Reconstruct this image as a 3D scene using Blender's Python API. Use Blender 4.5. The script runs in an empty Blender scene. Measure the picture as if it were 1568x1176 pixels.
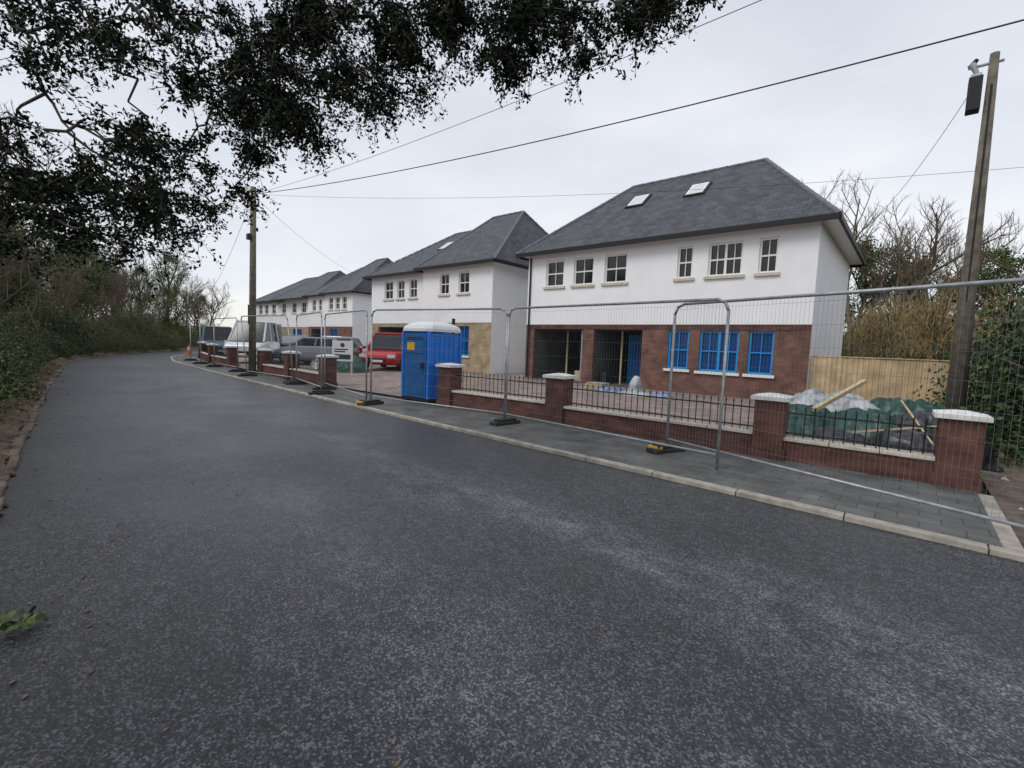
import bpy, math, random
import numpy as np
from mathutils import Vector, Matrix, noise as mnoise
random.seed(7); RNG=np.random.default_rng(7)
sc=bpy.context.scene
COL=sc.collection
# ------------------------------------------------------------------ materials
def mat(name,col=(.5,.5,.5),rough=.7,metal=0.,spec=.5):
    m=bpy.data.materials.new(name); m.use_nodes=True
    b=m.node_tree.nodes['Principled BSDF']
    b.inputs['Base Color'].default_value=(*col,1); b.inputs['Roughness'].default_value=rough
    b.inputs['Metallic'].default_value=metal; b.inputs['Specular IOR Level'].default_value=spec
    return m
def N(m,t,**kw):
    n=m.node_tree.nodes.new(t)
    for k,v in kw.items():
        if k in n.inputs.keys(): n.inputs[k].default_value=v
        else: setattr(n,k,v)
    return n
def L(m,a,b): m.node_tree.links.new(a,b)
def bsdf(m): return m.node_tree.nodes['Principled BSDF']
def math_(m,op,a,b=None,clamp=False):
    n=N(m,'ShaderNodeMath',operation=op); n.use_clamp=clamp
    for i,v in enumerate((a,b)):
        if v is None: continue
        if hasattr(v,'is_output'): L(m,v,n.inputs[i])
        else: n.inputs[i].default_value=v
    return n.outputs[0]
def ramp(m,fac,stops):
    r=N(m,'ShaderNodeValToRGB'); e=r.color_ramp.elements
    while len(e)<len(stops): e.new(.5)
    for i,(p,c) in enumerate(stops):
        e[i].position=p; e[i].color=(*c,1) if len(c)==3 else c
    L(m,fac,r.inputs['Fac']); return r.outputs['Color']
def mix(m,f,a,b,mode='MIX'):
    n=N(m,'ShaderNodeMix'); n.data_type='RGBA'; n.blend_type=mode
    for s,v in ((n.inputs[0],f),(n.inputs[6],a),(n.inputs[7],b)):
        if hasattr(v,'is_output'): L(m,v,s)
        elif isinstance(v,(int,float)): s.default_value=v
        else: s.default_value=(*v,1)
    return n.outputs[2]
def noise(m,scale,detail=4,rough=.55,coord='Object',vec=None):
    n=N(m,'ShaderNodeTexNoise'); n.inputs['Scale'].default_value=scale
    n.inputs['Detail'].default_value=detail; n.inputs['Roughness'].default_value=rough
    if vec is None:
        vec=N(m,'ShaderNodeTexCoord').outputs[coord]
    L(m,vec,n.inputs['Vector']); return n.outputs['Fac']
def bump(m,h,st=.3,dist=.01):
    b=N(m,'ShaderNodeBump'); b.inputs['Strength'].default_value=st; b.inputs['Distance'].default_value=dist
    L(m,h,b.inputs['Height']); L(m,b.outputs['Normal'],bsdf(m).inputs['Normal'])
def noisy(name,c1,c2,scale=3,rough=.8,bs=.2,bd=.01,detail=4,**k):
    m=mat(name,c1,rough,**k); f=noise(m,scale,detail)
    L(m,ramp(m,f,[(.35,c1),(.65,c2)]),bsdf(m).inputs['Base Color']); 
    if bs: bump(m,f,bs,bd)
    return m
def brickmat(name,c1,c2,mortar,w=.225,h=.075,ms=.01,rough=.85,bs=.5,offset=.5,var=2.5):
    m=mat(name,c1,rough,spec=.3); uv=N(m,'ShaderNodeTexCoord').outputs['UV']
    b=N(m,'ShaderNodeTexBrick'); L(m,uv,b.inputs['Vector'])
    b.inputs['Scale'].default_value=1; b.inputs['Brick Width'].default_value=w; b.inputs['Row Height'].default_value=h
    b.inputs['Mortar Size'].default_value=ms/2; b.inputs['Mortar Smooth'].default_value=.2; b.offset=offset
    b.inputs['Color1'].default_value=(*c1,1); b.inputs['Color2'].default_value=(*c2,1); b.inputs['Mortar'].default_value=(*mortar,1)
    f=noise(m,var,4,.6); v=ramp(m,f,[(.3,(.6,.6,.6)),(.7,(1.2,1.17,1.15))])
    L(m,mix(m,1.,b.outputs['Color'],v,'MULTIPLY'),bsdf(m).inputs['Base Color'])
    inv=N(m,'ShaderNodeMath',operation='SUBTRACT'); inv.inputs[0].default_value=1; L(m,b.outputs['Fac'],inv.inputs[1])
    bump(m,inv.outputs[0],bs,.006); return m

M={}
# asphalt : fine chippings (one tone per stone), dusty wheel tracks, damp darker margin
m=mat('asphalt',(.06,.06,.065),.4,spec=.45); 
tc=N(m,'ShaderNodeTexCoord').outputs['Object']
vo=N(m,'ShaderNodeTexVoronoi'); vo.inputs['Scale'].default_value=125; L(m,tc,vo.inputs['Vector'])
vs_=N(m,'ShaderNodeSeparateColor'); L(m,vo.outputs['Color'],vs_.inputs[0]); chip=vs_.outputs[0]
big=noise(m,.6,4,.6,vec=tc); mid=noise(m,13,4,.65,vec=tc)
sp=N(m,'ShaderNodeSeparateXYZ'); L(m,tc,sp.inputs[0])
yy=math_(m,'ADD',sp.outputs['Y'],math_(m,'MULTIPLY',math_(m,'SUBTRACT',big,.5),1.4))
yy=math_(m,'ADD',yy,math_(m,'MULTIPLY',sp.outputs['X'],.075))
def track(y0,wd):
    d=math_(m,'DIVIDE',math_(m,'SUBTRACT',yy,y0),wd); return math_(m,'POWER',2.718,math_(m,'MULTIPLY',math_(m,'MULTIPLY',d,d),-1))
trk=math_(m,'ADD',track(2.9,.36),math_(m,'MULTIPLY',track(1.4,.3),.4))
near=N(m,'ShaderNodeMapRange'); L(m,sp.outputs['X'],near.inputs[0]); near.inputs[1].default_value=-8; near.inputs[2].default_value=0; near.inputs[3].default_value=.25; near.inputs[4].default_value=1.
mp=N(m,'ShaderNodeMapping'); mp.inputs['Scale'].default_value=(.8,1.5,1); L(m,tc,mp.inputs['Vector'])
pn=noise(m,1.3,6,.72,vec=mp.outputs[0])
dust=math_(m,'MULTIPLY',math_(m,'MULTIPLY',trk,near.outputs[0]),math_(m,'MULTIPLY',math_(m,'SUBTRACT',pn,.42),5.,True),True)
dust=math_(m,'ADD',dust,math_(m,'MULTIPLY',math_(m,'SUBTRACT',pn,.57),1.3,True),True)
thr=math_(m,'ADD',math_(m,'MULTIPLY',chip,.75),math_(m,'MULTIPLY',mid,.5))
base=ramp(m,thr,[(.2,(.008,.008,.009)),(.6,(.022,.023,.025)),(.8,(.043,.045,.049)),(.98,(.12,.123,.13))])
dcol=ramp(m,thr,[(.2,(.03,.032,.036)),(.5,(.075,.08,.09)),(.75,(.15,.155,.17)),(.98,(.33,.345,.365))])
c=mix(m,math_(m,'MULTIPLY',dust,.9),base,dcol)
c=mix(m,1.,c,ramp(m,big,[(.3,(.8,.8,.8)),(.7,(1.2,1.2,1.2))]),'MULTIPLY')
edge=N(m,'ShaderNodeMapRange'); L(m,yy,edge.inputs[0]); edge.inputs[1].default_value=-.2; edge.inputs[2].default_value=1.3; edge.inputs[3].default_value=.62; edge.inputs[4].default_value=1.
c=mix(m,1.,c,edge.outputs[0],'MULTIPLY')
L(m,c,bsdf(m).inputs['Base Color'])
L(m,ramp(m,big,[(.3,(.36,.36,.36)),(.65,(.52,.52,.52))]),bsdf(m).inputs['Roughness'])
bump(m,thr,.5,.005); M['asphalt']=m
M['pave']=brickmat('block_paving',(.11,.115,.11),(.145,.15,.145),(.05,.05,.05),.3,.2,.008,.7)
M['drive']=brickmat('driveway_paving',(.27,.21,.19),(.33,.27,.245),(.15,.12,.1),.2,.1,.008,.8)
M['kerb']=noisy('kerb_stone',(.25,.23,.19),(.42,.39,.33),6,.85)
M['edging']=noisy('dirty_edging',(.05,.036,.024),(.2,.155,.11),5,.95,.6,.02)
M['soil']=noisy('soil',(.06,.042,.03),(.16,.125,.095),4,.95,.8,.05,7)
M['grass']=noisy('rough_grass',(.04,.045,.02),(.1,.09,.05),2.5,.95,.8,.05,6)
M['litter']=noisy('leaf_litter',(.035,.024,.015),(.17,.12,.08),12,.95,.8,.03,6)
M['render']=noisy('white_render',(.82,.82,.82),(.87,.87,.87),1.2,.8,.05,.002)
M['red']=brickmat('red_brick',(.15,.068,.054),(.22,.11,.083),(.17,.14,.12))
M['yellow']=brickmat('yellow_brick',(.36,.28,.17),(.46,.36,.23),(.34,.3,.25))
M['gwall']=brickmat('garden_brick',(.1,.042,.034),(.165,.073,.055),(.11,.085,.07))
M['slate']=brickmat('slate_tiles',(.062,.064,.075),(.094,.098,.112),(.02,.02,.024),.3,.2,.014,.55,.8)
M['ridge']=noisy('ridge_tile',(.12,.127,.14),(.16,.168,.18),5,.7)
M['black']=mat('black_plastic',(.015,.015,.017),.5,spec=.3)
M['dkmetal']=mat('black_iron',(.01,.01,.011),.55,.2)
M['upvc']=mat('white_frame',(.8,.78,.74),.35)
M['stone']=noisy('cast_stone',(.5,.45,.37),(.62,.56,.47),7,.8,.1)
M['cap']=noisy('pier_cap',(.55,.54,.51),(.75,.74,.71),5,.75,.1)
M['glass']=mat('window_glass',(.01,.011,.012),.08,0,.6)
M['bluefilm']=mat('blue_film',(.01,.3,.72),.4)
M['blueglass']=mat('blue_glass',(.006,.05,.17),.2)
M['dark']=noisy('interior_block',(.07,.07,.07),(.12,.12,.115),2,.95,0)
M['galv']=noisy('galvanised_steel',(.28,.3,.31),(.42,.44,.45),12,.5,0,metal=.5)
M['mesh']=mat('mesh_wire',(.22,.23,.24),.6,.3)
M['rubber']=noisy('fence_foot',(.02,.02,.02),(.045,.045,.04),9,.9)
M['yel']=mat('yellow_plastic',(.6,.36,.03),.5)
M['loo']=noisy('blue_plastic',(.012,.16,.62),(.016,.2,.7),4,.4,.05)
M['loodk']=noisy('blue_plastic_door',(.01,.085,.25),(.014,.11,.31),4,.45,.05)
M['loowh']=mat('translucent_roof',(.7,.72,.72),.4)
M['pole']=noisy('weathered_pole',(.1,.085,.065),(.18,.16,.12),8,.9,.4)
M['timber']=brickmat('fence_timber',(.5,.38,.22),(.6,.47,.29),(.2,.14,.08),.12,9,.008,.8)
M['plank']=noisy('plank',(.45,.35,.2),(.58,.46,.28),5,.7)
M['bark']=noisy('bark',(.05,.042,.034),(.12,.1,.08),7,.95,.6,.02)
M['twig']=mat('twig_bark',(.17,.135,.1),.95,spec=.2)
M['wire']=mat('cable',(.02,.02,.02),.6)
M['tyre']=mat('tyre',(.02,.02,.02),.85)
M['alloy']=mat('alloy_wheel',(.45,.46,.48),.3,.8)
M['lampred']=mat('tail_lamp',(.35,.01,.01),.2)
M['lampw']=mat('head_lamp',(.6,.62,.65),.12)
M['bagw']=noisy('pale_sheet',(.14,.18,.19),(.55,.56,.57),3,.4,.4,.04)
M['bagg']=noisy('green_sheet',(.004,.03,.024),(.011,.08,.058),5,.4,.4,.04)
M['bagk']=noisy('black_sheet',(.01,.01,.012),(.04,.04,.045),5,.35,.4,.04)
M['bagb']=noisy('blue_sheet',(.04,.08,.2),(.3,.36,.5),8,.5,.4,.04)
M['orange']=mat('orange_cone',(.7,.13,.01),.5)
M['vapour']=mat('white_panel',(.7,.7,.7),.4)
def leafmat(name,cols,rough=.5,spec=.25):
    m=mat(name,cols[0],rough,spec=spec); g=N(m,'ShaderNodeNewGeometry')
    n=len(cols); L(m,ramp(m,g.outputs['Random Per Island'],[(i/(n-1),c) for i,c in enumerate(cols)]),bsdf(m).inputs['Base Color'])
    return m
M['leafdk']=leafmat('dark_leaf',[(.012,.03,.01),(.03,.06,.02),(.06,.11,.035)],.45)
M['leafmid']=leafmat('mid_leaf',[(.035,.06,.016),(.075,.115,.03),(.14,.18,.06)],.6)
M['leafbr']=leafmat('brown_leaf',[(.075,.07,.03),(.14,.13,.055),(.22,.2,.1)],.8)
M['willow']=leafmat('willow_twig',[(.16,.11,.045),(.3,.22,.09),(.4,.31,.14)],.8)
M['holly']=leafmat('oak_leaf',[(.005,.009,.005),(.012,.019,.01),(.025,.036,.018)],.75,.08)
# ------------------------------------------------------------------ geometry accumulator
class G:
    def __init__(s): s.v=[];s.f=[];s.m=[];s.mats=[]
    def mi(s,k):
        if k not in s.mats: s.mats.append(k)
        return s.mats.index(k)
    def poly(s,pts,k):
        i=len(s.v); s.v+= [tuple(p) for p in pts]; s.f.append(tuple(range(i,i+len(pts)))); s.m.append(s.mi(k)); return s
    def mesh(s,vs,fs,k):
        i=len(s.v); s.v+=[tuple(p) for p in vs]
        for f in fs: s.f.append(tuple(a+i for a in f)); s.m.append(s.mi(k))
    def box(s,x0,x1,y0,y1,z0,z1,k,rot=0,c=None):
        v=[(x,y,z) for z in(z0,z1) for x,y in((x0,y0),(x1,y0),(x1,y1),(x0,y1))]
        if rot:
            cx,cy=c or ((x0+x1)/2,(y0+y1)/2); ca,sa=math.cos(rot),math.sin(rot)
            v=[(cx+(x-cx)*ca-(y-cy)*sa,cy+(x-cx)*sa+(y-cy)*ca,z) for x,y,z in v]
        s.mesh(v,[(0,3,2,1),(4,5,6,7),(0,1,5,4),(1,2,6,5),(2,3,7,6),(3,0,4,7)],k); return s
    def tube(s,a,b,r0,r1,k,n=6,cap=True):
        a=Vector(a);b=Vector(b);d=(b-a)
        if d.length<1e-6:return s
        d.normalize(); u=d.orthogonal().normalized(); w=d.cross(u)
        v=[];
        for p,r in((a,r0),(b,r1)):
            for i in range(n):
                t=2*math.pi*i/n; v.append(p+u*math.cos(t)*r+w*math.sin(t)*r)
        f=[(i,(i+1)%n,n+(i+1)%n,n+i) for i in range(n)]
        if cap: f+= [tuple(range(n-1,-1,-1)),tuple(range(n,2*n))]
        s.mesh(v,f,k); return s
    def path(s,pts,r,k,n=5):
        for a,b in zip(pts[:-1],pts[1:]): s.tube(a,b,r,r,k,n)
    def obj(s,name,parent=None,smooth=False,bevel=0,loc=None,rot=None):
        me=bpy.data.meshes.new(name); me.from_pydata(s.v,[],s.f)
        for k in s.mats: me.materials.append(M[k])
        me.polygons.foreach_set('material_index',s.m)
        uvl=me.uv_layers.new(name='UVMap'); 
        for p in me.polygons:
            n=p.normal
            if abs(n.z)>.99: u=Vector((1,0,0)); w=Vector((0,1,0))
            else:
                u=Vector((-n.y,n.x,0)).normalized(); w=n.cross(u)
                if w.z<0: w=-w
            for li in p.loop_indices:
                co=me.vertices[me.loops[li].vertex_index].co; uvl.data[li].uv=(co.dot(u),co.dot(w))
        if smooth: me.polygons.foreach_set('use_smooth',[True]*len(me.polygons))
        me.update()
        o=bpy.data.objects.new(name,me); COL.objects.link(o)
        if parent: o.parent=parent
        if bevel:
            b=o.modifiers.new('bevel','BEVEL'); b.width=bevel; b.segments=2; b.limit_method='ANGLE'
        if loc: o.location=loc
        if rot: o.rotation_euler=rot
        return o
def empty(name,loc=(0,0,0),rot=0):
    e=bpy.data.objects.new(name,None); COL.objects.link(e); e.location=loc; e.rotation_euler=(0,0,rot); e.empty_display_size=.3; return e
def lerp(pts,x):
    xs=[p[0] for p in pts]; ys=[p[1] for p in pts]
    return float(np.interp(x,xs,ys))
# ------------------------------------------------------------------ ground, road
KR=sorted([(40,4.0),(10,4.85),(.73,5.02),(-4.2,5.15),(-10.3,5.36),(-17,5.69),(-22,6.0),(-28,6.5),(-32.3,7.4),(-38,9.8),(-44,13.4),(-50,18),(-60,28)])
LE=sorted([(40,-5),(10,-1.7),(0,-.5),(-5.2,.09),(-7.3,.29),(-10.5,.62),(-15.3,1.13),(-24.9,2.33),(-28.7,3.0),(-34.2,4.7),(-39.8,8.0),(-46,12.5),(-52,18),(-62,28)])
WL=sorted([(40,7.4),(.47,7.35),(-1.42,7.25),(-4.9,7.15),(-7.75,6.95),(-12.9,6.75),(-15.7,6.95),(-18.3,7.1),(-22.3,7.35),(-26,7.7),(-30.8,8.6),(-34,9.8),(-44,15),(-60,30)])
yR=lambda x:lerp(KR,x); yL=lambda x:lerp(LE,x); yW=lambda x:lerp(WL,x)
G().poly([(-500,-500,0),(500,-500,0),(500,500,0),(-500,500,0)],'grass').obj('ground')
xs=list(np.arange(-60,40.1,1.0))
def strip(f0,f1,z,k,name,x0=-60,x1=40):
    g=G()
    for a,b in zip(xs[:-1],xs[1:]):
        a=max(a,x0); b=min(b,x1)
        if b<=a: continue
        g.poly([(a,f0(a),z),(b,f0(b),z),(b,f1(b),z),(a,f1(a),z)],k)
    return g.obj(name)
strip(lambda x:yL(x)-.05,yR,.045,'asphalt','asphalt_road')
strip(lambda x:yL(x)-.9,lambda x:yL(x)-.0,.038,'litter','verge_leaf_litter')
g=G()
for a,b in zip(np.arange(-50,8,.6)[:-1],np.arange(-50,8,.6)[1:]):
    h=.08+random.uniform(-.014,.014); o=random.uniform(-.03,.02); w=.07+random.uniform(0,.04)
    v=[(a,yL(a)-w+o,0),(b+.002,yL(b)-w+o,0),(b+.002,yL(b)+o,0),(a,yL(a)+o,0)]; v+=[(x,y,h) for x,y,z in v]
    g.mesh(v,[(4,5,6,7),(0,1,5,4),(1,2,6,5),(2,3,7,6),(3,0,4,7)],'edging')
g.obj('road_edging',bevel=.02)
g=G()
for a in np.arange(-45,6,.22):
    h=.1+random.random()*.14; y=yL(a)-.1; w=random.uniform(-.05,.13)
    g.mesh([(a-.25,y-.6,.03),(a+.25,y-.6,.03),(a+.2,y+w,.06),(a-.18,y+w*.8,.06),(a-.1,y-.3,h),(a+.12,y-.25,h)],[(0,1,5,4),(1,2,5),(2,3,4,5),(3,0,4)],'litter')
g.obj('verge_bank',smooth=True)
g=G()
for a,b in zip(np.arange(-58,40,.915)[:-1],np.arange(-58,40,.915)[1:]):
    b2=b-.008
    if a>.7: continue
    v=[(a,yR(a),-.01),(b2,yR(b2),-.01),(b2,yR(b2)+.11,-.01),(a,yR(a)+.11,-.01)]
    v+=[(x,y,.094+random.uniform(-.003,.003)) for x,y,z in v]
    g.mesh(v,[(4,5,6,7),(0,1,5,4),(1,2,6,5),(2,3,7,6),(3,0,4,7)],'kerb')
g.box(.64,.76,yR(.7)+.122,7.05,-.01,.096,'kerb')
for a in np.arange(.78,12,.915): g.box(a,a+.9,yR(a),yR(a)+.12,-.01,.075,'kerb')
g.obj('kerb',bevel=.01)
strip(lambda x:yR(x)+.11,lambda x:yW(x)-.0,.088,'pave','pavement',x1=.64)
strip(lambda x:yR(x)+.12,lambda x:yW(x)+6,.065,'soil','soil_verge',x0=.76)
strip(lambda x:yW(x),lambda x:max(25,yW(x)+10),.13,'drive','driveway',x0=-58,x1=.7)
g=G(); 
for i in range(260):
    x=random.uniform(.8,5); y=random.uniform(5.2,9); s=random.uniform(.01,.045)
    g.mesh([(x-s,y-s,.06),(x+s,y-s*.7,.06),(x+s*.8,y+s,.06),(x-s*.9,y+s*.8,.06),(x,y,.06+s*1.1)],[(0,1,4),(1,2,4),(2,3,4),(3,0,4)],'soil' if i%3 else 'kerb')
g.obj('rubble_stones')
g=G()
for i in range(520):
    x=random.uniform(-22,2); y=yL(x)+abs(random.gauss(0,.5)) if i%4 else random.uniform(yL(x),yR(x)); 
    if y>yR(x): continue
    s=random.uniform(.008,.022); a=random.uniform(0,6)
    g.poly([(x+s*math.cos(a),y+s*math.sin(a),.049),(x+s*.5*math.cos(a+1.6),y+s*.5*math.sin(a+1.6),.052),(x-s*math.cos(a),y-s*math.sin(a),.05),(x+s*.5*math.cos(a-1.6),y+s*.5*math.sin(a-1.6),.054)],'litter')
g.obj('fallen_leaves')
# ------------------------------------------------------------------ houses
def wall(g,x0,x1,z0,z1,y,holes,k,depth=.15,tr=None):
    tr=tr or (lambda x,y,z:(x,y,z))
    X=sorted({x0,x1,*[h[0] for h in holes],*[h[1] for h in holes]}); Zs=sorted({z0,z1,*[h[2] for h in holes],*[h[3] for h in holes]})
    X=[x for x in X if x0<=x<=x1]; Zs=[z for z in Zs if z0<=z<=z1]
    for a,b in zip(X[:-1],X[1:]):
        for c,d in zip(Zs[:-1],Zs[1:]):
            mx,mz=(a+b)/2,(c+d)/2
            if any(h[0]<mx<h[1] and h[2]<mz<h[3] for h in holes): continue
            g.poly([tr(a,y,c),tr(b,y,c),tr(b,y,d),tr(a,y,d)],k)
    for h in holes:
        a,b,c,d=h[:4]; c=max(c,z0);d=min(d,z1); e=y+depth
        g.poly([tr(a,y,c),tr(a,e,c),tr(a,e,d),tr(a,y,d)],k); g.poly([tr(b,e,c),tr(b,y,c),tr(b,y,d),tr(b,e,d)],k)
        g.poly([tr(a,e,d),tr(b,e,d),tr(b,y,d),tr(a,y,d)],k); g.poly([tr(a,y,c),tr(b,y,c),tr(b,e,c),tr(a,e,c)],k)
def window(g,x0,x1,z0,z1,y,frame='upvc',glass='glass',panes=1,sill='stone',bars=True,header=False,cross=False):
    f=.06; yf=y+.09
    g.box(x0,x1,yf+.03,yf+.035,z0,z1,glass)
    g.box(x0,x0+f,yf-.03,yf+.025,z0,z1,frame); g.box(x1-f,x1,yf-.03,yf+.025,z0,z1,frame)
    g.box(x0+f,x1-f,yf-.028,yf+.025,z1-f,z1,frame); g.box(x0+f,x1-f,yf-.028,yf+.025,z0,z0+f,frame)
    for i in range(1,panes):
        xm=x0+(x1-x0)*i/panes; g.box(xm-f*.6,xm+f*.6,yf-.026,yf+.024,z0+f,z1-f,frame)
    if bars or cross:
        zm=z0+(z1-z0)*.5; h=.025 if bars else .018
        g.box(x0+f,x1-f,yf-.024,yf+.023,zm-h,zm+h,frame)
        w=(x1-x0)/panes
        for i in range(panes):
            xm=x0+w*(i+.5); g.box(xm-.012,xm+.012,yf-.02,yf+.02,z0+f,z1-f,frame)
    if sill: g.box(x0-.09,x1+.09,y-.07,y+.06,z0-.09,z0-.002,sill)
def hiproof(g,X0,X1,Y0,Y1,ze,zr,r0,r1,yr=None):
    yr=yr or (Y0+Y1)/2
    A,B,C,Dd=(X0,Y0,ze),(X1,Y0,ze),(X1,Y1,ze),(X0,Y1,ze); R0,R1=(r0,yr,zr),(r1,yr,zr)
    g.poly([A,B,R1,R0],'slate');g.poly([B,C,R1],'slate');g.poly([C,Dd,R0,R1],'slate');g.poly([Dd,A,R0],'slate')
    g.box(X0+.03,X1-.03,Y0+.03,Y1-.03,ze-.05,ze-.004,'upvc')
    for (a,b,c,d) in((X0,X1,Y0-.05,Y0+.03),(X0,X1,Y1-.03,Y1+.05),(X0-.05,X0+.03,Y0+.031,Y1-.031),(X1-.03,X1+.05,Y0+.031,Y1-.031)):
        g.box(a,b,c,d,ze-.14,ze+.012,'black')
    for p,q in((A,R0),(B,R1),(C,R1),(Dd,R0),(R0,R1)):
        p=Vector(p);q=Vector(q);n=max(1,int((q-p).length/.4))
        for i in range(n):
            a=p.lerp(q,i/n);b=p.lerp(q,(i+.93)/n); g.tube(a,b,.06,.07,'ridge',8)
def velux(g,x,Y0,ze,yr,zr,y,w=.62,l=.85):
    s=(zr-ze)/(yr-Y0); n=Vector((0,-s,1)).normalized(); u=Vector((1,0,0)); v=Vector((0,1,s)).normalized()
    c=Vector((x,y,ze+(y-Y0)*s))
    def bx(w,l,h0,h1,k):
        vs=[c+u*a*w/2+v*b*l/2+n*h for h in(h0,h1) for a,b in((-1,-1),(1,-1),(1,1),(-1,1))]
        g.mesh(vs,[(0,3,2,1),(4,5,6,7),(0,1,5,4),(1,2,6,5),(2,3,7,6),(3,0,4,7)],k)
    bx(w+.16,l+.16,0,.05,'black'); bx(w,l,.051,.075,'upvc'); bx(w-.16,l-.16,.0752,.08,'lampw')
def house(name,x0,x1,y0,y1,zb,zt,ups,gws,opens,brick,roofs,right='render',upz=(3.92,4.95),vel=(),blue='bluefilm',step=None,z0=.1):
    E=empty(name); g=G(); w=G(); r=G()
    segs=[(x0,x1,0)] if not step else [(x0,step[0],0),(step[0],step[1],-step[2])]
    for (a,b,dy) in segs:
        y=y0+dy
        hu=[(p,q,upz[0],upz[1]) for p,q,*_ in ups if a<=p<b]
        hg=[(p,q,c,d) for p,q,c,d,*_ in gws if a<=p<b]+[(p,q,c,d) for p,q,c,d in opens if a<=p<b]
        wall(g,a,b,zt,5.26,y-.03,hu,'render'); g.poly([(a,y-.03,zt),(b,y-.03,zt),(b,y,zt),(a,y,zt)],'render')
        wall(g,a,b,z0,zt,y,hg,brick)
        for p,q,*pn in ups:
            if a<=p<b: window(w,p,q,upz[0],upz[1],y-.03,panes=pn[0] if pn else 1)
        for p,q,c,d,*pn in gws:
            if a<=p<b: window(w,p,q,c,d,y,frame=blue,glass='blueglass' if blue=='bluefilm' else 'glass',panes=pn[0] if pn else 1,sill='upvc',bars=False,cross=True)
        for p,q,c,d in opens:
            if a<=p<b:
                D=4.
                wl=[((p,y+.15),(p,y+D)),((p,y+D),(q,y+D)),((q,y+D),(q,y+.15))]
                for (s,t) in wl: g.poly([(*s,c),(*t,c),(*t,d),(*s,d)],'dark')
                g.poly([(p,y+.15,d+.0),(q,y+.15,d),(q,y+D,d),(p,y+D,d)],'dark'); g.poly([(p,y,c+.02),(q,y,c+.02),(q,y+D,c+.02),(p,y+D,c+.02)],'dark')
    fy0=y0; fyR=y0-(step[2] if step and step[1]==x1 else 0)
    g.poly([(x0,y1,z0),(x0,fy0-.03,z0),(x0,fy0-.03,5.26),(x0,y1,5.26)],'render')
    g.poly([(x1,fyR-.03,z0),(x1,y1,z0),(x1,y1,5.26),(x1,fyR-.03,5.26)],right)
    g.poly([(x1,y1,z0),(x0,y1,z0),(x0,y1,5.26),(x1,y1,5.26)],'render')
    if step: g.poly([(step[0],y0,z0),(step[0],y0-step[2]-.03,z0),(step[0],y0-step[2]-.03,5.26),(step[0],y0,5.26)],'render')
    g.obj('walls',E); w.obj('windows',E)
    for rf in roofs: hiproof(r,*rf)
    for (x,ri,y) in vel:
        rf=roofs[ri]; yr=(rf[2]+rf[3])/2; velux(r,x,rf[2],rf[4],yr,rf[5],y)
    r.obj('roof',E)
    return E,g
E,_=house('detached_house',-12.6,-2.25,15.5,23.0,.1,2.4,
  ups=[(-11.67,-10.80),(-10.33,-9.45),(-8.97,-8.07),(-6.23,-5.72),(-5.23,-4.21,2),(-3.76,-3.25)],
  gws=[(-6.38,-5.68,.92,2.2),(-5.33,-4.14,.9,2.2,2),(-3.86,-3.17,.9,2.2)],
  opens=[(-12.2,-9.77,.13,2.22),(-9.3,-7.33,.13,2.22)],brick='red',
  roofs=[(-13.0,-1.8,15.1,23.4,5.3,8.62,-9.9,-4.7)],vel=[(-8.93,0,17.8),(-6.6,0,17.85)])
g=G()
g.tube((-12.45,15.42,.2),(-12.45,15.42,5.15),.035,.035,'black',8)
g.obj('downpipe',E)
g=G()
x=-12.55
while x<-2.3:
    g.box(x,x+.065,15.485,15.52,2.225,2.395,'gwall'); x+=.078
g.obj('soldier_course',E)
g=G()
g.box(-8.9,-8.3,17.6,17.7,.15,2.1,'bluefilm'); g.box(-8.15,-7.5,16.5,16.6,.15,1.9,'blueglass')
g.box(-11.6,-10.9,18.6,18.7,.15,2.0,'stone'); g.box(-9.95,-9.88,15.66,15.72,.15,2.2,'galv'); g.box(-11.2,-11.14,16.5,16.56,.15,2.2,'plank'); g.box(-8.5,-8.45,16.2,16.25,.15,2.2,'plank')
g.box(-9.2,-8.9,15.9,16.4,.15,.6,'bagk'); g.box(-10.6,-10.1,16.3,16.8,.15,.55,'plank')
g.obj('interior_doors_and_props',E)
house('detached_house',-25.5,-14.85,16.2,24.0,.1,2.5,
  ups=[(-24.15,-23.3),(-22.9,-22.2),(-21.75,-21.05),(-18.55,-17.85),(-17.15,-16.4)],
  gws=[(-17.15,-16.35,.9,2.35)],opens=[(-24.8,-20.5,.13,2.3)],brick='yellow',
  roofs=[(-25.9,-18.0,15.8,24.4,5.3,8.3,-22.3,-17.2),(-20.2,-14.45,15.3,24.4,5.3,8.75,-18.9,-16.7)],vel=[(-21.2,0,18.4)],step=(-19.9,-14.85,.5))
house('detached_house',-43.0,-34.4,20.6,28.5,.1,2.5,
  ups=[(-42.2,-41.5),(-41.0,-40.4),(-38.2,-37.5),(-37.1,-36.4),(-36.0,-35.3)],
  gws=[(-38.0,-36.8,.9,2.3)],opens=[(-42.4,-40.2,.13,2.3)],brick='red',
  roofs=[(-43.4,-37.5,20.2,29,5.3,8.3,-40.5,-37.5),(-39.2,-34.0,19.7,29,5.3,8.75,-37.6,-36)],vel=[(-39.8,0,22.5)],step=(-38.9,-34.4,.5))
house('detached_house',-58.0,-44.2,21.6,30,.1,2.5,
  ups=[(-57,-56),(-55.4,-54.4),(-53.5,-52.5),(-51,-50),(-48.6,-47.6),(-46.5,-45.5)],
  gws=[(-48.5,-46.5,.9,2.3)],opens=[(-56.5,-53.2,.13,2.3)],brick='yellow',
  roofs=[(-58.4,-50.5,21.2,30.4,5.3,8.3,-54.5,-50.5),(-52,-43.8,20.9,30.4,5.3,8.6,-49,-46.5)],vel=[])
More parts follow.
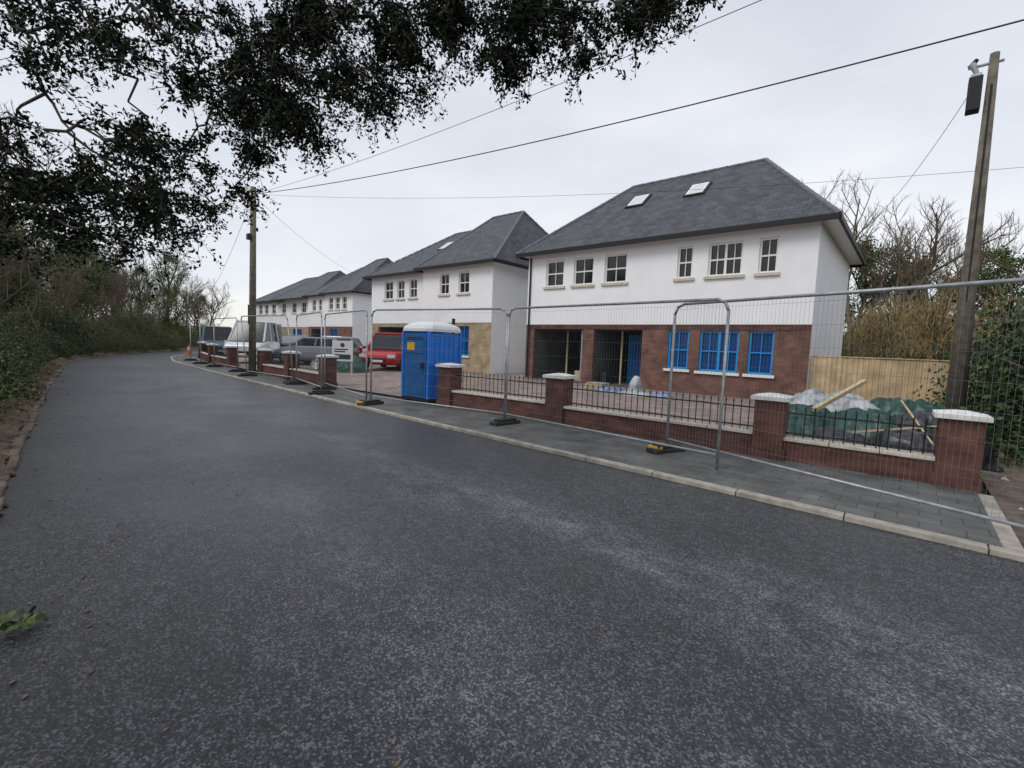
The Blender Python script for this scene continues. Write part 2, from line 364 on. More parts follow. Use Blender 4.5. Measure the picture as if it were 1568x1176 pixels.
# ------------------------------------------------------------------ garden wall
PI=[(.46,7.35,0),(-1.44,7.25,.02),(-4.97,7.15,.06),(-7.8,6.95,.1),(-12.9,6.75,.08),(-15.7,6.95,.08),(-18.3,7.1,.08),(-22.3,7.35,.08),(-26,7.7,.08),(-30.8,8.6,.08),(-34,9.8,.08)]
SP=[(0,1),(1,2),(2,3),(4,5),(5,6),(7,8),(8,9),(9,10)]
E=empty('garden_wall'); g=G(); c=G(); rl=G()
for (x,y,dz) in PI:
    a=math.atan2(yW(x+1)-yW(x-1),2)
    s=.185; g.box(x-s,x+s,y-s,y+s,.0,.86+dz,'gwall',a); g.box(x-s-.025,x+s+.025,y-s-.025,y+s+.025,.02,.22,'gwall',a)
    c.box(x-.235,x+.235,y-.235,y+.235,.862+dz,.915+dz,'cap',a)
    ca,sa=math.cos(a),math.sin(a); q=[(x+(dx*ca-dy*sa)*.235,y+(dx*sa+dy*ca)*.235,.916+dz) for dx,dy in((-1,-1),(1,-1),(1,1),(-1,1))]
    q+= [(x+(dx*ca-dy*sa)*.05,y+(dx*sa+dy*ca)*.05,.955+dz) for dx,dy in((-1,-1),(1,-1),(1,1),(-1,1))]
    c.mesh(q,[(0,1,5,4),(1,2,6,5),(2,3,7,6),(3,0,4,7),(4,5,6,7)],'cap')
for i,j in SP:
    (xa,ya,za),(xb,yb,zb)=PI[i],PI[j]; dz=(za+zb)/2; Lx=math.hypot(xb-xa,yb-ya); a=math.atan2(yb-ya,xb-xa); cx,cy=(xa+xb)/2,(ya+yb)/2
    h=Lx/2-.18
    g.box(cx-h,cx+h,cy-.105,cy+.105,.0,.34+dz,'gwall',a,(cx,cy)); g.box(cx-h,cx+h,cy-.135,cy+.135,.0,.2,'gwall',a,(cx,cy))
    n=max(1,round(2*h/.6)); 
    for k in range(n):
        u0=cx-h+2*h*k/n; c.box(u0+.004,u0+2*h/n-.004,cy-.14,cy+.14,.342+dz,.385+dz,'stone',a,(cx,cy))
    rl.box(cx-h,cx+h,cy-.012,cy+.012,.43+dz,.45+dz,'dkmetal',a,(cx,cy)); rl.box(cx-h,cx+h,cy-.012,cy+.012,.7+dz,.72+dz,'dkmetal',a,(cx,cy))
    nb=int(2*h/.105)
    for k in range(nb+1):
        t=(-h+2*h*k/nb); px,py=cx+t*math.cos(a),cy+t*math.sin(a)
        rl.tube((px,py,.385+dz),(px,py,.785+dz),.0075,.0075,'dkmetal',5); rl.tube((px,py,.775+dz),(px,py,.83+dz),.015,.001,'dkmetal',5,False)
g.obj('brick_wall',E); c.obj('coping_and_caps',E,bevel=.006); rl.obj('railings',E)
# ------------------------------------------------------------------ temporary fence panels
def heras(p,q,h=2.05,z=.09,foot=True,lean=0,ends=(1,1),sp=.045):
    p=Vector((*p,z));q=Vector((*q,z)); E=empty('temporary_fence_panel'); g=G()
    d=(q-p); Lp=d.length; d.normalize(); nrm=Vector((-d.y,d.x,0)); up=(Vector((0,0,1))+nrm*lean).normalized()
    P=lambda s,t:tuple(p+d*s+up*t)
    r=.019; R=.14; hh=h
    pts=[P(0,.0),P(0,hh-R),P(R*.3,hh-R*.3),P(R,hh),P(Lp-R,hh),P(Lp-R*.3,hh-R*.3),P(Lp,hh-R),P(Lp,0)]
    g.path(pts,r,'galv',8); g.tube(P(0,.18),P(Lp,.18),r*.8,r*.8,'galv',8)
    o=g.obj('frame',E,smooth=True)
    g=G(); s=.06
    while s<Lp-.02:
        g.tube(P(s,.18),P(s,hh),.0012,.0012,'mesh',3,False); s+=sp
    t=.3
    while t<hh: g.tube(P(0,t),P(Lp,t),.0014,.0014,'mesh',3,False); t+=.24
    g.obj('wire_mesh',E)
    if foot:
        g=G(); a=math.atan2(d.y,d.x)+math.pi/2
        for s,k in((0,0),(Lp,1)):
            if not ends[k]: continue
            c=p+d*s
            g.box(c.x-.3,c.x+.3,c.y-.1,c.y+.1,z-.005,z+.06,'rubber',a,(c.x,c.y)); g.box(c.x-.22,c.x+.22,c.y-.08,c.y+.08,z+.06,z+.1,'rubber',a,(c.x,c.y))
        g.obj('feet',E,bevel=.02)
    return E
heras((-5.45,6.2),(-1.70,5.85),ends=(1,0)); heras((-2.54,6.35),(.9,5.12),ends=(1,0))
heras((-5.5,6.22),(-8.9,5.65),ends=(0,1))
heras((-9.0,5.6),(-12.2,6.3),ends=(0,1),sp=.09); heras((-11.2,5.7),(-13.9,6.3),sp=.09); heras((-14.3,6.4),(-17.4,6.2),lean=.1,sp=.12)
heras((-19.5,6.6),(-22.6,6.75),sp=.2); heras((-25,6.9),(-28,7.3),sp=.25)
for (x,y) in((-2.62,6.2),(-8.95,5.45)):
    g=G(); g.box(x-.1,x+.1,y-.07,y+.07,.09,.18,'yel'); g.box(x-.06,x+.06,y-.04,y+.04,.18,.2,'black'); g.obj('warning_block',bevel=.02)
# ------------------------------------------------------------------ portable toilet
E=empty('portable_toilet',(-8.75,7.2,0)); g=G()
g.box(-.5,.5,-.5,.5,.14,.2,'black'); 
for x in(-.38,0,.38): g.box(x-.05,x+.05,-.52,.52,.09,.14,'black')
g.box(-.47,.47,-.47,.47,.2,1.72,'loo')
for x in(-.47,.47):
    for y in(-.47,.47): g.box(x-.035,x+.035,y-.035,y+.035,.2,1.74,'loo')
for z in(.24,.98,1.66):
    g.box(.471,.495,-.42,.42,z-.03,z+.03,'loo')
for y in(-.28,-.14,0,.14,.28): g.box(.471,.487,y-.02,y+.02,.28,1.62,'loo')
g.box(-.4,.4,-.5,-.471,.22,1.66,'loodk')
for z in(.45,.95,1.4): g.box(-.33,.33,-.512,-.5005,z-.17,z+.17,'loodk')
g.box(.24,.34,-.54,-.513,.9,1.02,'black'); g.box(-.28,.0,-.518,-.5125,1.3,1.48,'yel')
for z in (1.55,1.6): g.box(-.3,.3,-.515,-.5005,z-.012,z+.012,'black')
g.obj('cabin',E,bevel=.012)
g=G(); rows=[]
for t,zz in((1.,1.74),(1.,1.8),(.93,1.87),(.75,1.93),(.5,1.97),(.0,1.98)):
    rows.append([(.53*t*sx,.53*t*sy,zz) for sx,sy in((-1,-.8),(-.8,-1),(.8,-1),(1,-.8),(1,.8),(.8,1),(-.8,1),(-1,.8))])
vs=[p for r_ in rows for p in r_]; fs=[(i*8+j,i*8+(j+1)%8,(i+1)*8+(j+1)%8,(i+1)*8+j) for i in range(5) for j in range(8)]
g.mesh(vs,fs,'loowh'); g.tube((.35,.35,1.7),(.35,.35,2.08),.04,.04,'black',8); g.obj('dome_roof',E)
# ------------------------------------------------------------------ poles and cables
E=empty('utility_pole',(-18.5,6.75,0)); g=G(); g.tube((0,0,0),(.25,0,6.75),.13,.09,'pole',12); g.obj('pole',E,smooth=True)
g=G(); g.tube((.22,-.15,6.45),(.22,.2,6.45),.02,.02,'black'); 
for z,y in((6.5,.12),(6.35,-.12),(5.3,.13)): g.tube((.2,y,z-.06),(.2,y,z+.06),.05,.04,'black',8)
g.box(.1,.3,-.2,-.1,4.9,5.1,'black'); g.tube((.05,-.12,1.9),(.05,-.12,2.6),.03,.03,'black'); g.obj('insulators',E)
E=empty('utility_pole',(.6,11,0)); g=G(); g.tube((0,0,0),(-.02,0,6.5),.145,.06,'pole',12); g.obj('pole',E,smooth=True)
g=G(); g.box(-.3,-.13,-.16,.06,5.62,6.15,'black'); g.box(-.28,-.15,-.14,.04,6.15,6.2,'galv'); g.tube((-.2,-.05,6.2),(-.28,-.05,6.4),.03,.05,'galv',8); g.tube((-.32,0,6.36),(.1,0,6.36),.025,.025,'galv')
g.tube((-.3,0,6.36),(-.22,-.05,6.46),.05,.03,'black',8); g.tube((-.02,-.1,2.5),(-.02,-.08,6.0),.015,.015,'black')
g.obj('transformer',E,bevel=.01)
def cable(pts,r=.011,n=40):
    A=[Vector(p) for p in pts]; g=G(); out=[]
    if len(A)==2: 
        for i in range(n+1):
            t=i/n;p=A[0].lerp(A[1],t); p.z-= 4*t*(1-t)*.35; out.append(p)
    else:
        for i in range(n+1):
            t=i/n; p=A[0]*(2*(t-.5)*(t-1))+A[1]*(-4*t*(t-1))+A[2]*(2*t*(t-.5)); out.append(p)
    g.path(out,r,'wire',5); return g.obj('overhead_cable')
T=(-18.25,6.75,6.5)
cable([T,(-3.92,7.69,5.5),(10.5,8.8,5.7)],.011)
cable([T,(-5.3,6.2,5.62),(7.5,5.6,5.6)],.005)
cable([T,(-8.69,10.25,5.66),(1.5,14,5.45)],.004)
cable([(.4,11,6.1),(-1.75,17.5,5.1)],.005)
cable([T,(-40,11.8,4.7)],.007); cable([(-18.2,6.8,6.4),(-25.6,15.8,5.2)],.005)
# ------------------------------------------------------------------ timber fence
E=empty('timber_fence'); g=G()
x=-2.2
while x<1.3:
    g.box(x,x+.118,15.7+random.uniform(0,.012),15.725,.1,1.5+random.uniform(-.008,.008),'timber'); x+=.122
for x in(-2.15,-.3,1.25): g.box(x-.05,x+.05,15.73,15.83,.1,1.55,'plank')
for z in(.5,1.2): g.box(-2.2,1.3,15.73,15.77,z-.04,z+.04,'plank')
g.box(-2.2,1.3,15.68,15.74,1.51,1.54,'timber')
g.obj('boards',E)
# ------------------------------------------------------------------ vehicles
def car(name,loc,rot,paint,kind='hatch',Lc=4.1,W=1.75,H=1.5):
    E=empty(name,loc,rot)
    pk='p'+str(paint)
    if pk not in M: M[pk]=mat('car_paint',paint,.25,.2)
    g=G(); a=Lc/2; hw=W/2
    if kind=='hatch': st=[(-a,.45,.75,.82),(-a+.1,.3,.95,.94),(-a+.5,.25,.98,1.),(0,.24,.96,1.),(a-1.2,.24,.95,1.),(a-.5,.26,.85,.97),(a-.12,.3,.7,.9),(a,.42,.6,.75)]
    elif kind=='cab': st=[(-a,.55,.85,.6),(-a+.08,.5,.9,.6),(a-2.2,.45,.9,.62),(a-1.9,.26,1.1,1.),(a-.8,.26,1.1,1.),(a-.2,.3,1.0,.96),(a,.42,.85,.88)]
    else: st=[(-a,.4,.9,.95),(-a+.08,.3,1.05,1.),(0,.26,1.1,1.),(a-.8,.26,1.1,1.),(a-.2,.3,.98,.95),(a,.42,.8,.85)]
    rows=[]
    for x,zb,zt,wf in st:
        w=hw*wf; zm=(zb+zt)/2
        rows.append([(x,-w*.9,zb),(x,-w,zb+.1),(x,-w,zm+.05),(x,-w*.95,zt-.06),(x,-w*.86,zt),(x,w*.86,zt),(x,w*.95,zt-.06),(x,w,zm+.05),(x,w,zb+.1),(x,w*.9,zb)])
    n=10; vs=[p for r_ in rows for p in r_]; fs=[(i*n+j,i*n+(j+1)%n,(i+1)*n+(j+1)%n,(i+1)*n+j) for i in range(len(rows)-1) for j in range(n)]
    fs+=[tuple(range(n-1,-1,-1)),tuple((len(rows)-1)*n+j for j in range(n))]
    g.mesh(vs,fs,pk); g.obj('body',E,smooth=False,bevel=.03)
    g=G(); zt=.95 if kind=='hatch' else 1.08
    if kind=='hatch': bx=(-a+.12,a-1.0); tx=(-a+.5,a-1.75)
    elif kind=='van': bx=(-a+.05,a-.75); tx=(-a+.12,a-1.25)
    else: bx=(a-1.9,a-.45); tx=(a-1.85,a-.95)
    wb=hw*.87; wt=hw*.74
    B=[(bx[0],-wb,zt),(bx[1],-wb,zt),(bx[1],wb,zt),(bx[0],wb,zt)]; Tt=[(tx[0],-wt,H-.06),(tx[1],-wt,H-.06),(tx[1],wt,H-.06),(tx[0],wt,H-.06)]
    g.mesh(B+Tt,[(0,1,5,4),(1,2,6,5),(2,3,7,6),(3,0,4,7)],'glass' )
    if kind=='van':
        for s in(-1,1): 
            g.mesh([(bx[0],s*(wb+.005),zt),(bx[1]-1.1,s*(wb+.005),zt),(tx[1]-.6,s*(wt+.005),H-.05),(tx[0],s*(wt+.005),H-.05)],[(0,1,2,3)],pk)
    R_=[(x*1.0,y,H-.06) for x,y,z in Tt]; R2=[(x*.97+.03*(tx[0]+tx[1])/2,y*.9,H) for x,y,z in Tt]
    g.mesh(R_+R2,[(0,1,5,4),(1,2,6,5),(2,3,7,6),(3,0,4,7),(4,5,6,7)],pk)
    for p,q in zip(B,Tt): g.tube(p,q,.05,.045,pk,6)
    for s in(-1,1):
        xm=(bx[0]+bx[1])/2; g.tube((xm,s*wb,zt),(xm-.02,s*wt,H-.06),.04,.035,pk,6)
    for p,q in((0,1),(1,2),(2,3),(3,0)): g.tube(Tt[p],Tt[q],.045,.045,pk,6)
    g.obj('cabin',E)
    g=G()
    for x in(-a+.75,a-.8):
        for s in(-1,1):
            g.tube((x,s*(hw-.2),.31),(x,s*(hw+.005),.31),.31,.31,'tyre',20); g.tube((x,s*(hw+.006),.31),(x,s*(hw+.012),.31),.2,.19,'alloy',12)
    for s in(-1,1):
        g.box(a-.16,a+.005,s*hw*.68-.16,s*hw*.68+.16,.6,.74,'lampw'); g.box(-a-.008,-a+.12,s*hw*.78-.1,s*hw*.78+.1,.7,.95,'lampred')
        g.box(bx[1]-.3,bx[1]-.15,s*(hw+.1)-.07,s*(hw+.1)+.07,.95,1.08,pk)
    g.box(a-.02,a+.012,-.4,.4,.42,.6,'black'); g.box(a+.012,a+.02,-.26,.26,.4,.5,'vapour'); g.box(-a-.012,-a+.01,-.26,.26,.45,.56,'yel')
    g.obj('wheels_and_lamps',E,bevel=.01)
    return E
car('hatchback_car',(-19.2,13.3,.13),math.radians(-52),(.42,.008,.012),Lc=4.2,H=1.75,W=1.85)
car('parked_car',(-22.8,11.4,.13),math.radians(205),(.2,.22,.25),Lc=4.1,H=1.4)
car('parked_car',(-31.5,13.5,.13),math.radians(-50),(.5,.52,.54),Lc=4.2)
car('parked_car',(-27.0,14.6,.13),math.radians(-60),(.5,.52,.54),Lc=4.2)
car('parked_van',(-35.5,10.8,.0),math.radians(-15),(.1,.16,.2),'van',Lc=5.2,H=2.0,W=1.95)
E=car('flatbed_truck',(-26.0,10.3,.13),math.radians(-48),(.7,.71,.72),'cab',Lc=5.2,W=1.95,H=2.1)
g=G(); 
g.box(-2.65,.6,-1.,1.,.95,1.02,'galv')
for s in(-1,1): g.box(-2.65,.6,s*1.-.02,s*1.+.02,1.02,1.4,'vapour')
g.box(-2.67,-2.63,-1,1,1.02,1.4,'vapour'); g.box(.55,.6,-.95,.95,1.02,2.0,'galv'); g.box(-2.3,.2,-.8,.8,1.021,1.5,'bagw')
g.obj('flatbed',E,bevel=.01)
# ------------------------------------------------------------------ sign, cone
E=empty('construction_sign',(-15.9,8.9,.13),math.radians(40)); g=G()
for x in(-.32,.32): g.box(x-.03,x+.03,.0,.05,0,1.35,'plank')
g.box(-.38,.38,-.03,-.001,.55,1.3,'vapour'); g.box(-.3,.3,-.036,-.031,.62,.8,'bagg'); g.box(-.3,.1,-.036,-.031,.88,.92,'black'); g.box(-.3,.2,-.036,-.031,.96,1.0,'black'); g.tube((0,-.031,1.14),(0,-.037,1.14),.08,.08,'bagg',16)
g.obj('board',E)
E=empty('traffic_cone',(-36,9.3,.09)); g=G(); g.box(-.2,.2,-.2,.2,0,.03,'orange')
for z0,z1,k in((.03,.3,'orange'),(.3,.5,'vapour'),(.5,.75,'orange')): g.tube((0,0,z0),(0,0,z1),.15-.14*z0/.75,.15-.14*z1/.75,k,14)
g.obj('cone',E)
# ------------------------------------------------------------------ heaps (crumpled tarpaulin mounds)
def mound(cx,cy,rx,ry,h,k,seed,z=.13,n=48):
    g=G(); vs=[]; o=Vector((seed*7.3,seed*3.1,seed))
    for i in range(n+1):
        for j in range(n+1):
            u=-1+2*i/n; v=-1+2*j/n; d=max(0,1-math.hypot(u,v)**2.8)
            p=Vector((u*rx,v*ry,0)); nz=mnoise.noise(p*1.7+o)*.4+(.25-abs(mnoise.noise(p*3.2+o)))*.45+(.2-abs(mnoise.noise(p*8+o)))*.16
            s=1+.2*mnoise.noise(Vector((u,v,0))*1.5+o)
            vs.append((cx+u*rx*s,cy+v*ry*s,z+h*d**.45*(.8+nz)-(.05 if d==0 else 0)))
    g.mesh(vs,[(i*(n+1)+j,(i+1)*(n+1)+j,(i+1)*(n+1)+j+1,i*(n+1)+j+1) for i in range(n) for j in range(n)],k)
    return g
E=empty('covered_materials_heap')
for i,(cx,cy,rx,ry,h,k,nm) in enumerate([(-.95,10.3,1.1,.8,.74,'bagw','pale_sheet'),(-.5,9.2,.7,.6,.6,'bagg','green_sheet'),(.2,9.7,.8,.9,.62,'bagk','black_sheet'),(-1.3,9.3,.55,.5,.6,'bagg','green_sheet_side'),(-1.35,8.6,.4,.35,.4,'bagg','green_bag'),(.05,8.7,.5,.4,.4,'bagk','black_bag'),(-.75,8.5,.4,.35,.35,'bagk','small_bag'),(-.1,10.3,.9,.7,.74,'bagg','green_hump'),(.5,8.9,.3,.4,.35,'bagg','end_bag'),(-.8,9.7,.6,.4,.74,'bagw','pale_fold')]):
    mound(cx,cy,rx,ry,h,k,i+1).obj(nm,E,smooth=True)
g=G(); g.tube((-1.15,8.8,.65),(-.6,9.8,1.12),.045,.045,'plank',4); g.tube((-.6,8.4,.42),(.5,9.1,.6),.018,.018,'plank',4); g.tube((.3,8.5,.35),(-.1,9.6,.86),.015,.015,'plank',4); g.obj('planks',E)
E=empty('building_materials')
for i,(x,y,rx,ry,h,k) in enumerate([(-7.3,13.4,.5,.4,.16,'bagb'),(-6.3,13.2,.6,.4,.14,'bagw'),(-5.7,13.5,.4,.3,.14,'bagb'),(-6.9,14.3,.22,.22,.55,'bagw')]):
    mound(x,y,rx,ry,h,k,20+i,n=24).obj('bag_%d'%i,E,smooth=True)
g=G()
for i in range(5): g.box(-8.2+i*.02,-7.6+i*.02,13.2,13.7,.14+i*.05,.18+i*.05,'plank' if i%2 else 'kerb')
g.obj('slab_stack',E)
E=empty('covered_materials_heap'); mound(-18.4,10.3,1.3,.9,.7,'bagg',12).obj('green_sheet',E,smooth=True); mound(-20.3,10.5,.7,.6,.5,'bagw',14).obj('pale_sheet',E,smooth=True)
E=empty('timber_offcuts'); g=G()
for i in range(9):
    x=-11.5+random.uniform(-.8,1.6); y=8.3+random.uniform(-.3,.8); g.tube((x,y,.18),(x+random.uniform(.8,1.6),y+random.uniform(-.6,.6),random.uniform(.2,.7)),.03,.03,'plank',4)
g.obj('planks',E)
# ------------------------------------------------------------------ vegetation
def leaves_mesh(name,C,size,k,seed,aspect=.45,droop=0.):
    r=np.random.default_rng(seed); n=len(C); d=r.normal(size=(n,3)); d[:,2]-=droop; d/=np.linalg.norm(d,axis=1)[:,None]
    q=r.normal(size=(n,3)); q-= (q*d).sum(1)[:,None]*d; q/=np.linalg.norm(q,axis=1)[:,None]
    s=(size*r.uniform(.6,1.3,n))[:,None]
    V=np.stack([C-d*s*.5,C+q*s*aspect*.5,C+d*s*.5,C-q*s*aspect*.5],1).reshape(-1,3)
    me=bpy.data.meshes.new(name); me.vertices.add(4*n); me.vertices.foreach_set('co',V.ravel())
    me.loops.add(4*n); me.loops.foreach_set('vertex_index',np.arange(4*n)); me.polygons.add(n)
    me.polygons.foreach_set('loop_start',np.arange(0,4*n,4)); me.update(calc_edges=True); me.validate()
    me.materials.append(M[k]); return me
def seg_mesh(name,S,k,n=4):
    A=np.array([s[0] for s in S]);B=np.array([s[1] for s in S]);ra=np.array([s[2] for s in S]);rb=np.array([s[3] for s in S])
    d=B-A; d/=np.maximum(np.linalg.norm(d,axis=1),1e-6)[:,None]; ref=np.where(np.abs(d[:,2:3])>.9,np.array([[1.,0,0]]),np.array([[0,0,1.]]))
    u=np.cross(d,ref); u/=np.linalg.norm(u,axis=1)[:,None]; w=np.cross(d,u); V=[]
    for P_,r_ in((A,ra),(B,rb)):
        for i in range(n):
            t=2*math.pi*i/n; V.append(P_+(u*math.cos(t)+w*math.sin(t))*r_[:,None])
    V=np.stack(V,1); m_=len(S); V=V.reshape(-1,3); base=np.arange(m_)[:,None,None]*2*n
    F=np.array([[i,(i+1)%n,n+(i+1)%n,n+i] for i in range(n)])[None]+base; F=F.reshape(-1,4)
    me=bpy.data.meshes.new(name); me.vertices.add(len(V)); me.vertices.foreach_set('co',V.ravel()); me.loops.add(F.size); me.loops.foreach_set('vertex_index',F.ravel())
    me.polygons.add(len(F)); me.polygons.foreach_set('loop_start',np.arange(0,F.size,4)); me.update(calc_edges=True); me.materials.append(M[k])
    me.polygons.foreach_set('use_smooth',[True]*len(F)); return me
def grow(seed,H,r0,levels=4,kids=5,spread=.75,up=.25,trunk=.35):
    r=random.Random(seed); S=[]; tips=[]
    def br(p,d,Ln,rad,lv):
        ns=5 if lv==0 else 3; seg=Ln/ns; pts=[p]
        for i in range(ns):
            d=(d+Vector((r.gauss(0,.13),r.gauss(0,.13),r.gauss(0,.08)+(up*.25 if lv else 0)))).normalized()
            q=pts[-1]+d*seg; ra=rad*(1-.6*i/ns); rb=rad*(1-.6*(i+1)/ns); S.append((tuple(pts[-1]),tuple(q),ra,rb)); pts.append(q)
        if lv>=levels: tips.append(tuple(pts[-1])); tips.append(tuple(pts[-2])); return
        nk=kids+(2 if lv==0 else 0)
        for i in range(nk):
            t=(trunk+(1-trunk)*(i+r.random()*.6)/nk) if lv==0 else (.3+.7*(i+r.random()*.5)/nk)
            t=min(t,.999); k=t*ns; j=int(k); b=pts[j].lerp(pts[j+1],k-j)
            ang=r.uniform(0,6.28); o=d.orthogonal().normalized(); o.rotate(Matrix.Rotation(ang,3,d)); nd=(d*(1-spread*.5)+o*spread+Vector((0,0,up))).normalized()
            br(b,nd,Ln*r.uniform(.42,.62)*(1.1-.3*t),max(rad*.45,.007),lv+1)
    br(Vector((0,0,0)),Vector((0,0,1)),H*.78,r0,0); return S,tips
def link(name,me,parent=None,loc=(0,0,0),rz=0,s=1):
    o=bpy.data.objects.new(name,me); COL.objects.link(o); o.parent=parent; o.location=loc; o.rotation_euler=(0,0,rz); o.scale=(s,s,s) if isinstance(s,(int,float)) else s; return o
bare=[]
for i,(H,lv) in enumerate(((10,4),(9,4),(11,4))):
    S,t=grow(30+i,H,.17,lv,5,.7,.3); bare.append((seg_mesh('bare_crown',S,'twig',3),t))
ivy=[]
for i in range(3):
    S,t=grow(50+i,8.5,.2,3,6,.7,.25,.12); r=np.random.default_rng(i)
    mids=np.array([s[1] for s in S if s[2]<.09]); T_=np.array(t); base_=np.concatenate([T_[r.random(len(T_))<.6],mids[r.random(len(mids))<.35]])
    tr_=np.array([(math.cos(a)*.3,math.sin(a)*.3,z) for z in np.arange(.6,6,.3) for a in r.uniform(0,6.28,4)]); base_=np.concatenate([base_,tr_])
    C=np.repeat(base_,22,0)+r.normal(0,.2,(len(base_)*22,3))
    ivy.append((seg_mesh('ivy_branches',S,'twig',4),leaves_mesh('ivy_leaves',C,.13,'leafmid',i,.6)))
# full broad-crowned ivy tree (egg-shaped, uneven, foliage from low down to the tips)
broad=[]
for i in range(2):
    r=np.random.default_rng(60+i); S,_t=grow(70+i,10,.22,3,6,.6,.35,.1); cs=[]
    while len(cs)<260:
        z=r.uniform(.8,9.6); R0=2.5*math.sin(min(1,(z+.6)/10.4)*math.pi)**.6*(.75+.35*math.sin(z*1.7+i)); a=r.uniform(0,6.28); rr=R0*r.uniform(.25,1)**.6
        cs.append((rr*math.cos(a),rr*math.sin(a),z))
    cs=np.array(cs); C=np.repeat(cs,48,0)+r.normal(0,1,(len(cs)*48,3))*np.array([.26,.26,.22])
    broad.append((seg_mesh('broad_branches',S,'twig',3),leaves_mesh('broad_leaves',C,.13,'leafmid',i+9,.6)))
def clumpcloud(n_cl,n_l,rad,sig,seed,zmin=0.0):
    r=np.random.default_rng(seed); d=r.normal(size=(n_cl,3)); d/=np.linalg.norm(d,axis=1)[:,None]; rr=r.uniform(.35,1.1,n_cl)**.5
    c=d*rr[:,None]*np.array(rad); c[:,2]=np.abs(c[:,2])+zmin
    C=np.repeat(c,n_l,0)+r.normal(0,1,(n_cl*n_l,3))*sig; C[:,2]=np.abs(C[:,2]); return c,C
shrub=[]
for i,(k,nl,sz) in enumerate((('leafmid',40,.07),('leafdk',60,.085),('leafbr',24,.07),('leafdk',55,.1))):
    c,C=clumpcloud(110,nl,(1.3,1.3,2.0),.2,80+i)
    S=[]
    for q in c[:70]:
        p0=Vector((random.gauss(0,.2),random.gauss(0,.2),0)); q=Vector(q); mid=p0.lerp(q,.5)+Vector((random.gauss(0,.12),random.gauss(0,.12),.15))
        S+=[(tuple(p0),tuple(mid),.025,.016),(tuple(mid),tuple(q),.016,.006)]
        for _ in range(4 if i in(0,2) else 2):
            e=q+Vector((random.gauss(0,.28),random.gauss(0,.28),random.gauss(.15,.25))); S.append((tuple(q),tuple(e),.007,.003))
    shrub.append((seg_mesh('shrub_stems',S,'twig',3),leaves_mesh('shrub_leaves',C,sz,k,i,.55)))
def put_shrub(parent,i,x,y,s,z=0,rz=None):
    rz=random.uniform(0,6.28) if rz is None else rz
    link('stems',shrub[i][0],parent,(x,y,z),rz,s); link('leaves',shrub[i][1],parent,(x,y,z),rz,s)
E=empty('roadside_undergrowth'); R=random.Random(3)
x=-7.5
while x>-46:
    y=yL(x)
    for k in range(3):
        s=R.uniform(.55,.95)*(1 if k==0 else 1.4 if k==1 else 1.8); off=(1.2,2.4,3.8)[k]*(1+.1*R.random())
        put_shrub(E,R.choice([0,1,0,0]) if k==0 else R.choice([0,0,2]),x+R.uniform(-.6,.6),y-off*s**.3-.1,(s,s,s*R.uniform(.8,1.2)),0)
    x-=R.uniform(1.6,2.4)
for i in range(12):
    x=-10-i*3; link('sapling_%d'%i,bare[i%3][0],E,(x,yL(x)-R.uniform(1.5,2.8),0),R.uniform(0,6),R.uniform(.4,.6))
for i,(x,y,s) in enumerate([(-15,-2.0,.75),(-24,-.7,.85),(-33,1.0,.8),(-41,4.5,.85),(-21,-3,.95),(-37,-1,1.0)]):
    E=empty('ivy_clad_tree',(x,y,0),R.uniform(0,6)); a,b=ivy[i%3]; link('trunk_and_limbs',a,E,s=s); link('foliage',b,E,s=s)
E=empty('distant_woodland')
for i in range(34):
    x=R.uniform(-80,-50); yb=R.uniform(-6,7)+(-47-x)*.3; me=bare[R.randrange(3)][0]; link('bare_tree_%d'%i,me,E,(x,yb,0),R.uniform(0,6.3),R.uniform(.65,1.0))
for i in range(7): link('bare_tree_gap_%d'%i,bare[i%3][0],E,(-58-i*2.5,12.5+i*1.6,0),i*1.3,.72)
for i,(x,y,s) in enumerate([(-54,12.6,.9),(-52,7.5,.75),(-60,11.5,.8),(-66,18.5,.62),(-50,2.5,.8)]):
    a,b=broad[i%2]; rz=R.uniform(0,6); link('broad_trunk_%d'%i,a,E,(x,y,0),rz,s); link('broad_foliage_%d'%i,b,E,(x,y,0),rz,s)
for i in range(40):
    x=R.uniform(-70,-45); yb=R.uniform(-6,5)+(-40-x)*.4+ (3 if x<-52 else 0); s=R.uniform(.8,1.6); put_shrub(E,R.choice([0,2,2,0]),x,yb,s)
for i in range(34):
    put_shrub(E,R.choice([0,2,2,0]),R.uniform(-95,-64),R.uniform(10,48),R.uniform(1.0,1.9))
for i in range(24):
    x=R.uniform(-7,24); y=R.uniform(29,46); link('bare_tree_r%d'%i,bare[R.randrange(3)][0],E,(x,y,0),R.uniform(0,6.3),R.uniform(.7,1.0))
for i in range(26):
    put_shrub(E,R.choice([0,0,2,1]),R.uniform(-6,22),R.uniform(28,40),R.uniform(1.2,2.0))
for i,(x,y,s) in enumerate([(-3.4,33,.95),(4,34,.95),(9,36,.95),(-.6,35,.8)]):
    a,b=(ivy+broad)[(i*2)%5]; rz=R.uniform(0,6); link('ivy_trunk_r%d'%i,a,E,(x,y,0),rz,s*.95); link('ivy_foliage_r%d'%i,b,E,(x,y,0),rz,s*.95)
for i in range(4):
    link('bare_tree_n%d'%i,bare[i%3][0],E,(-40+i*18,-12,0),R.uniform(0,6.3),R.uniform(.8,1.))
